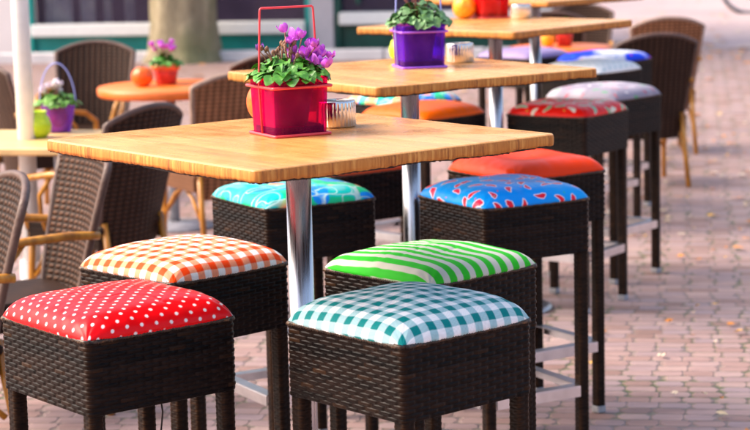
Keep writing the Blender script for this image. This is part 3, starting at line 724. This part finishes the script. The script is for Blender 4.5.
# front pink-red planter
random.seed(21)
t = square_planter((-.172, 4.255, 1.10), R(28), .128, .118, .262, M['glass_red'], M['wire_red'], M['liner_red'])
tag(t, 'pink-red glass planter with wire handle and purple cyclamens on the front table', 'flower planter')
foliage(t, (0, 0, .118), .086, .086, .044, 190, .0140, M['leaf'])
for dx, dz, sc in ((-.005, .212, .019), (.018, .196, .023), (.012, .150, .020), (.050, .168, .021), (.066, .158, .018), (.078, .140, .022), (.048, .150, .019), (.030, .200, .016), (.058, .182, .017), (.072, .170, .016), (.035, .163, .018), (.015, .170, .018), (.062, .146, .020), (.040, .180, .017), (.004, .188, .015), (.086, .155, .016)):
    a = random.uniform(-.02, .02); v = Vector((dx, a, 0)); v.rotate(Matrix.Rotation(-R(28), 3, 'Z')); flower(t, (v.x * .4, v.y * .4, .11), (v.x, v.y, dz), sc * 1.02, M['petal'], M['stem'])
v = Vector((-.058, 0, 0)); v.rotate(Matrix.Rotation(-R(28), 3, 'Z')); flower(t, (v.x * .5, v.y * .5, .11), (v.x, v.y, .175), .015, M['petal_dark'], M['stem_dry'])
b = MB()
for k in range(12):
    x = random.uniform(-.065, .02); p0 = Vector((x * .5, random.uniform(-.02, .02), .11)); p1 = Vector((x + random.uniform(-.01, .02), random.uniform(-.03, .03), random.uniform(.165, .195)))
    p0.rotate(Matrix.Rotation(-R(28), 3, 'Z')); p1.rotate(Matrix.Rotation(-R(28), 3, 'Z'))
    mid = (p0 + p1) / 2 + Vector((random.gauss(0, .005), random.gauss(0, .005), .01)); b.tube([p0, mid, p1, p1 + Vector((random.uniform(-.012, .012), random.uniform(-.012, .012), -.012))], .0016, 6)
    b.lathe([(.0005, -.007), (.004, -.003), (.0045, .002), (.0005, .006)], p1 + Vector((0, 0, -.004)), 8)
b.build('withered_stems', M['stem_dry'], t)

# purple planter
t = square_planter((.137, 5.885, 1.10), R(13), .130, .120, .262, M['glass_purple'], M['wire_purple'], M['liner_dark'], M['wire_blue'])
tag(t, 'purple glass planter with leafy plant and blue wire handle on the second table', 'flower planter')
foliage(t, (0, 0, .125), .088, .085, .065, 170, .0160, M['leaf_grey'])
for k in range(9):
    a = random.uniform(0, 6.28); rr = random.uniform(.01, .07); flower(t, (0, 0, .12), (rr * math.cos(a), rr * math.sin(a), random.uniform(.185, .235)), .012, M['petal_pink'], M['stem'])
# red planter on the third table
t = square_planter((.475, 8.20, 1.10), R(20), .125, .12, .262, M['glass_scarlet'], M['wire_red'], M['liner_orange'])
tag(t, 'scarlet glass planter on the third table, its plant above the photo edge', 'flower planter')
foliage(t, (0, 0, .12), .08, .08, .05, 60, .018, M['leaf'])

# round translucent basket-shaped planter on the low table at the left
t = empty('flower_planter', (-1.262, 8.25, .68)); tag(t, 'violet translucent pot with pale pink cyclamens and hoop handle on the low table', 'flower planter')
g = MB(); g.lathe([(.047, 0), (.049, .004), (.060, .06), (.071, .118), (.073, .120), (.069, .118), (.058, .06), (.046, .006)], n=40); g.build('glass_pot', M['glass_violet'], t)
g = MB(); g.lathe([(.034, .006), (.050, .10), (.046, .10)], n=32); g.build('inner_pot', M['liner_orange'], t)
h = MB(); h.tube([(.072 * math.cos(a), .0, .112 + .165 * math.sin(a)) for a in [math.pi * i / 24 for i in range(25)]], .0026, 8); h.build('handle', M['wire_blue'], t)
foliage(t, (0, 0, .115), .085, .085, .045, 70, .020, M['leaf_lime'])
for k in range(16):
    a = random.uniform(0, 6.28); rr = random.uniform(.0, .055); flower(t, (0, 0, .11), (rr * math.cos(a) - .012, rr * math.sin(a), random.uniform(.155, .20)), .021, M['petal_pale'], M['stem'])

def red_pot(loc, lab, nfl, h=.095, r=.058, fm='petal'):
    t = empty('potted_flower', loc); tag(t, lab, 'potted flower')
    g = MB(); g.lathe([(r * .74, 0), (r * .94, h * .72), (r * .92, h * .74), (r * .6, h * .74)], n=36); g.build('pot', M['terracotta'], t)
    g = MB(); g.lathe([(r * .97, h * .70), (r * 1.08, h * .72), (r * 1.12, h), (r * .98, h), (r * .96, h * .85)], n=36); g.build('rim', M['terra_rim'], t)
    g = MB(); g.lathe([(.001, h * .88), (r * .97, h * .88)], n=24); g.build('soil', M['soil'], t)
    foliage(t, (0, 0, h), r * 1.15, r * 1.15, .05, 70, .018, M['leaf'])
    for k in range(nfl):
        a = random.uniform(0, 6.28); rr = random.uniform(0, .06); flower(t, (0, 0, h), (rr * math.cos(a) - .006, rr * math.sin(a), h + random.uniform(.055, .10)), .023, M[fm], M['stem'])
    return t
red_pot((-1.010, 10.12, .70), 'red pot of purple cyclamens on the round orange table', 13, .10, .066)
red_pot((1.13, 12.05, .70), 'small red pot with green leaves on the far low table', 0, .115, .055)

def gourd(loc, r, h, mat, lab, cat='pumpkin', lobes=9, name='pumpkin'):
    t = empty(name, loc); tag(t, lab, cat)
    g = MB(); pr = [(r * math.sin(math.pi * (i + .6) / 15) ** .75, h * (.5 - .5 * math.cos(math.pi * (i + .6) / 15))) for i in range(14)]
    pr = [(r * .35, .0)] + pr[1:] + [(r * .12, h * .96)]
    g.lathe(pr, n=54, wob=lambda a, i: 1 + .035 * abs(math.sin(lobes * a / 2))); g.build('body', mat, t)
    s = MB(); s.tube([(0, 0, h * .94), (.003, 0, h * 1.03), (.008, 0, h * 1.10)], [.006, .0045, .004], 8); s.build('stalk', M['stem_dry'], t)
    return t
gourd((-.228, 4.50, 1.10), .046, .088, M['orange_glass'], 'orange pumpkin half hidden behind the pink-red planter')
gourd((.372, 8.18, 1.10), .045, .088, M['yellow_gourd'], 'amber pumpkin left of the scarlet planter on the third table')
gourd((-1.115, 10.02, .70), .052, .095, M['orange_glass'], 'orange pumpkin on the round orange table beside the red pot')
gourd((1.03, 12.0, .70), .040, .10, M['yellow_gourd'], 'amber pumpkin beside the small red pot on the far low table')
def votive(loc, lab, sc=1.0):
    t = empty('candle_holder', loc); t.scale = (sc, sc, sc); tag(t, lab, 'candle holder', )
    g = MB(); g.lathe([(.030, 0), (.050, .020), (.054, .050), (.044, .080), (.034, .092), (.038, .105), (.035, .105), (.031, .092)], n=40); g.build('bowl', M['lime_glaze'], t)
    g = MB(); g.lathe([(.001, .07), (.036, .07), (.036, .074), (.001, .075)], n=24); g.build('candle', M['petal_pale'], t)
votive((-1.315, 8.06, .68), 'lime green round candle holder beside the violet pot on the low table')
votive((.092, 6.12, 1.10), 'lime green candle holder peeping out behind the purple planter', .74)

def ashtray(loc, lab):
    t = empty('ashtray', loc); tag(t, lab, 'ashtray', 'steel ashtrays on the high tables')
    g = MB(); n = 192; r = .040
    g.lathe([(r * .96, 0), (r, .003), (r, .050), (r * 1.02, .052), (r * 1.02, .055), (r * .98, .056)], n=n, wob=lambda a, i: 1 + (.045 * abs(math.sin(15 * a)) if 1 <= i <= 2 else 0)); g.build('body', M['chrome'], t)
    l = MB(); l.lathe([(r * .98, .0562), (r * .90, .0565), (r * .86, .050), (r * .35, .042), (r * .15, .041), (.001, .041)], n=48); l.build('lid', M['chrome'], t)
ashtray((-.077, 4.375, 1.10), 'ribbed steel ashtray beside the pink-red planter on the front table')
ashtray((.258, 6.02, 1.10), 'ribbed steel ashtray beside the purple planter on the second table')
ashtray((.588, 8.10, 1.10), 'ribbed steel ashtray beside the scarlet planter on the third table')

# ------------------------------------------------------------------ terrace chairs
def make_chair(mat, rim, wtop=.44, Hb=.83):
    """faces +Y, origin on ground under the seat centre"""
    t = empty('wicker_chair')
    # back panel : curved, arched
    nu, nv = 40, 44; u = np.linspace(-1, 1, nu); v = np.linspace(0, 1, nv); U, V = np.meshgrid(u, v, indexing='ij')
    zb = .26; topz = Hb - .055 * abs(U) ** 2.2; Z = zb + (topz - zb) * V
    wd = (.150 + (wtop / 2 - .150) * V ** .8)
    X = U * wd; Yb = -.19 - .12 * V ** 1.25 + .045 * U ** 2 * (1 + .2 * V)
    # closed shell front/back
    th = .016
    Xc = np.concatenate([X, X[::-1]], 0); Yc = np.concatenate([Yb + th / 2, Yb[::-1] - th / 2], 0); Zc = np.concatenate([Z, Z[::-1]], 0)
    grid_obj('backrest', Xc, Yc, Zc, mat, t, wrap=True)
    r_ = MB(); pts = [Vector((X[0, j], Yb[0, j], Z[0, j])) for j in range(0, nv, 4)] + [Vector((X[i, -1], Yb[i, -1], Z[i, -1])) for i in range(nu)] + [Vector((X[-1, j], Yb[-1, j], Z[-1, j])) for j in range(nv - 1, -1, -4)]
    r_.tube(pts, .0125, 8); r_.build('back_rim', rim, t)
    s = MB(); s.box((0, 0, .375), (.38, .38, .030), None, .012); st = s.build('seat', mat, t)
    a = MB()
    a.box((0, .185, .335), (.37, .012, .07), None, .003); a.box((-.185, 0, .335), (.012, .352, .07), None, .003); a.box((.185, 0, .335), (.012, .352, .07), None, .003); a.build('seat_apron', mat, t)
    for sx in (-1, 1):
        l = MB(); l.tube([(sx * .175, .17, .37), (sx * .178, .18, .2), (sx * .182, .19, 0)], .0135, 10); l.build('leg', M['cane'], t)
        l = MB(); l.tube([(sx * .165, -.18, .40), (sx * .17, -.21, .2), (sx * .178, -.25, 0)], .0135, 10); l.build('leg', M['cane'], t)
        m = MB()
        pts = [(sx * .205, -.225, .575), (sx * .225, -.12, .585), (sx * .232, .02, .582), (sx * .228, .13, .565), (sx * .215, .19, .52), (sx * .195, .20, .44), (sx * .180, .18, .36)]
        P = []
        for i in range(len(pts) - 1):
            for k in range(4): f = k / 4; P.append(Vector(pts[i]).lerp(Vector(pts[i + 1]), f))
        P.append(Vector(pts[-1])); m.tube(P, .0135, 10); m.build('armrest', M['cane'], t)
        q = MB(); q.tube([(sx * .223, .02, .575), (sx * .224, .08, .50), (sx * .20, .10, .42), (sx * .185, .09, .36)], .009, 8); q.build('arm_brace', M['cane'], t)
        c = MB(); c.tube([(sx * .177, .16, .18), (sx * .165, .08, .27), (sx * .160, 0, .31), (sx * .165, -.1, .27), (sx * .172, -.19, .18)], .009, 8); c.build('side_brace', M['cane'], t)
    c = MB(); c.tube([(-.177, .17, .17), (-.09, .165, .28), (0, .16, .30), (.09, .165, .28), (.177, .17, .17)], .009, 8); c.build('front_brace', M['cane'], t)
    return t
CH = {'dark': make_chair(M['weave_dark'], M['weave_rim']), 'brown': make_chair(M['weave_brown'], M['weave_rim']), 'tan': make_chair(M['weave_tan'], M['weave_rim_light'])}
used = set()
# x, y of the BACKREST foot, heading (deg, direction the chair faces, 90 = away), kind, label
CHAIRS = [
 (-1.52, 11.35, -97, 'dark', 'dark wicker chair behind the round orange table, facing the camera'),
 (-.865, 7.72, 147, 'dark', 'dark wicker chair with arched back beyond the left corner of the front table'),
 (-.92, 6.45, 207, 'brown', 'brown wicker chair seen from the side under the left corner of the front table'),
 (-1.055, 5.75, 205, 'dark', 'dark wicker chair cut off by the left edge of the photo'),
 (-.60, 9.12, 120, 'tan', 'tan wicker chair right of the round orange table'),
 (-.47, 10.15, 100, 'dark', 'dark wicker chair behind the tan one, left of the pink-red planter'),
 (-1.86, 10.15, 30, 'brown', 'brown wicker chair at the far left behind the white parasol pole'),
 (1.52, 10.98, 100, 'dark', 'dark wicker chair with amber legs at the right of the terrace'),
 (1.78, 12.4, 95, 'tan', 'tan wicker chair just behind the dark chair at the right'),
 (1.16, 13.3, 80, 'dark', 'dark wicker chair behind the far low table under the fourth tabletop'),
 (1.42, 14.0, -100, 'dark', 'dark wicker chair farthest back, facing the camera'),
]
for (x, y, hd, kd, lab) in CHAIRS:
    if kd in used: o = copy_tree(CH[kd])
    else: o = CH[kd]; used.add(kd); 
    f = Vector((math.cos(R(hd)), math.sin(R(hd)), 0)); p = Vector((x, y, 0)) + f * .25
    o.location = p; o.rotation_euler = (0, 0, R(hd - 90)); tag(o, lab, 'chair', 'wicker terrace chairs')

# ------------------------------------------------------------------ low tables
t = empty('low_table', (-1.44, 8.06, 0), R(-12)); tag(t, 'pale beech low table pierced by the white parasol pole at the left', 'table')
b = MB(); b.box((0, 0, .665), (.74, .62, .03), None, .006); b.build('tabletop', M['light_top'], t)
for sx in (-1, 1):
    for sy in (-1, 1): l = MB(); l.box((sx * .31, sy * .25, .325), (.035, .035, .65), None, .003); l.build('leg', M['grey_metal'], t)
def round_table(loc, r, lab):
    t = empty('round_table', loc); tag(t, lab, 'table', 'round orange tables')
    b = MB(); b.lathe([(r - .01, .655), (r, .665), (r, .692), (r - .006, .70), (.001, .70)], n=72); b.build('tabletop', M['round_top'], t)
    b = MB(); b.lathe([(.024, .02), (.024, .654)], n=24); b.build('post', M['grey_metal'], t)
    b = MB(); b.lathe([(.2, 0), (.2, .012), (.03, .03)], n=40); b.build('base', M['grey_metal'], t)
round_table((-.985, 10.05, 0), .355, 'round orange table with red pot and pumpkin before the shop window')
round_table((1.10, 12.02, 0), .30, 'round orange low table mostly hidden under the third tabletop')

# parasol
t = empty('parasol', (-1.355, 8.02, 0)); tag(t, 'white parasol pole rising through the pale low table', 'parasol')
b = MB(); b.lathe([(.034, .05), (.034, 2.6)], n=32); b.build('pole', M['white_paint'], t)
b = MB(); b.lathe([(.22, 0), (.22, .05), (.05, .07), (.05, .2)], n=40); b.build('base', M['plinth'], t)
b = MB(); b.lathe([(.05, 1.7), (.12, 1.62), (.115, 1.9), (.08, 2.3), (.036, 2.62)], n=48, wob=lambda a, i: 1 + .16 * math.cos(8 * a)); b.build('folded_canopy', M['white_wall'], t)

# ------------------------------------------------------------------ bicycle far off at the right
def bicycle(loc, rz):
    t = empty('bicycle', loc, rz); tag(t, 'parked bicycle far off, only one wheel rim at the upper right corner', 'bicycle')
    rw = .34
    for k, x in enumerate((0, 1.05)):
        w_ = MB(); w_.tube([(x + rw * math.cos(a), 0, rw + rw * math.sin(a)) for a in [2 * math.pi * i / 56 for i in range(56)]], .020, 8, closed=True); wh = w_.build('wheel', M['rubber'], t)
        w_ = MB(); w_.tube([(x + (rw - .028) * math.cos(a), 0, rw + (rw - .028) * math.sin(a)) for a in [2 * math.pi * i / 56 for i in range(56)]], .011, 6, closed=True)
        for i in range(18): a = 2 * math.pi * i / 18; w_.tube([(x, 0, rw), (x + (rw - .03) * math.cos(a), 0, rw + (rw - .03) * math.sin(a))], .0016, 4)
        w_.lathe([(.018, -.04), (.018, .04)], (x, 0, rw), 12); w_.build('rim', M['chrome'], wh)
    f = MB(); A = (0.12, 0, .80); B = (.52, 0, .30); C = (.70, 0, .82); D = (1.05, 0, rw); E_ = (.16, 0, .68)
    for p, q in ((E_, B), (B, C), (C, D), (B, D), (A, C)): f.tube([p, q], .016, 8)
    f.build('frame', M['grey_metal'], t)
    f = MB(); f.tube([(.13, 0, .82), (.17, 0, .66), (.05, -.05, .5), (0, -.05, rw)], .013, 8); f.tube([(.17, 0, .66), (.05, .05, .5), (0, .05, rw)], .013, 8); f.build('fork', M['grey_metal'], t)
    f = MB(); f.tube([(.22, -.28, .98), (.12, -.2, .98), (.10, 0, .96), (.12, .2, .98), (.22, .28, .98)], .012, 8); f.tube([(.13, 0, .8), (.10, 0, .96)], .012, 8); f.build('handlebar', M['chrome'], t)
    f = MB(); f.tube([(.55, 0, .90), (.68, 0, .91), (.80, 0, .92)], [.03, .06, .09], 12, aspect=.4); f.tube([(.70, 0, .8), (.72, 0, .89)], .012, 8); f.build('saddle', M['rubber'], t)
    f = MB(); f.tube([(.52, -.08, .3), (.52, .08, .3)], .012, 8)
    f.box((.52 + .08, .10, .16), (.09, .05, .02)); f.tube([(.52, .08, .3), (.60, .09, .17)], .008, 6); f.box((.44, -.10, .43), (.09, .05, .02)); f.tube([(.52, -.08, .3), (.44, -.09, .43)], .008, 6); f.build('pedals', M['grey_metal'], t)
bicycle((4.86, 26.6, .004), R(-6))

# ------------------------------------------------------------------ fallen leaves
def litter():
    vs = []; fs = []; cs = []
    spots = [(1.52, 10.2), (1.75, 12.6), (1.62, 12.0), (2.2, 11.6)]
    pal = [(.62, .22, .03), (.72, .40, .08), (.62, .46, .28), (.42, .16, .05), (.60, .48, .36)]
    rs = random.Random(5)
    for k in range(900):
        if k < 240: x = rs.uniform(.7, 3.2); y = rs.uniform(5.8, 14)
        elif k < 520: x = rs.uniform(-2.5, 5.5); y = rs.uniform(14, 30)
        elif k < 700: x = rs.uniform(.9, 4.2); y = rs.uniform(8.5, 17)
        else: a = rs.uniform(1.6, 7); x = a; y = 20.9 - .155 * x + rs.gauss(0, .8)
        s = rs.uniform(.008, .020) if k < 240 else rs.uniform(.014, .030) if 520 <= k < 700 else rs.uniform(.025, .06); a = rs.uniform(0, 6.28); n = len(vs); c = rs.choice(pal)
        for q in range(8):
            an = a + 2 * math.pi * q / 8; rr = s * (1 if q % 2 == 0 else .62) * (1.3 if q in (0, 4) else 1)
            vs.append((x + rr * math.cos(an), y + rr * math.sin(an), .010 + rs.uniform(0, .012)))
            cs.append(c)
        fs.append(tuple(range(n, n + 8)))
    me = bpy.data.meshes.new('fallen_leaves'); me.from_pydata(vs, [], fs); at = me.color_attributes.new('col', 'FLOAT_COLOR', 'POINT')
    for i, c in enumerate(cs): at.data[i].color = (*c, 1)
    me.materials.append(M['litter']); o = bpy.data.objects.new('fallen_leaves', me); col.objects.link(o)
    tag(o, 'scattered dry autumn leaves lying on the pink brick paving', 'leaves', kind='stuff')
litter()
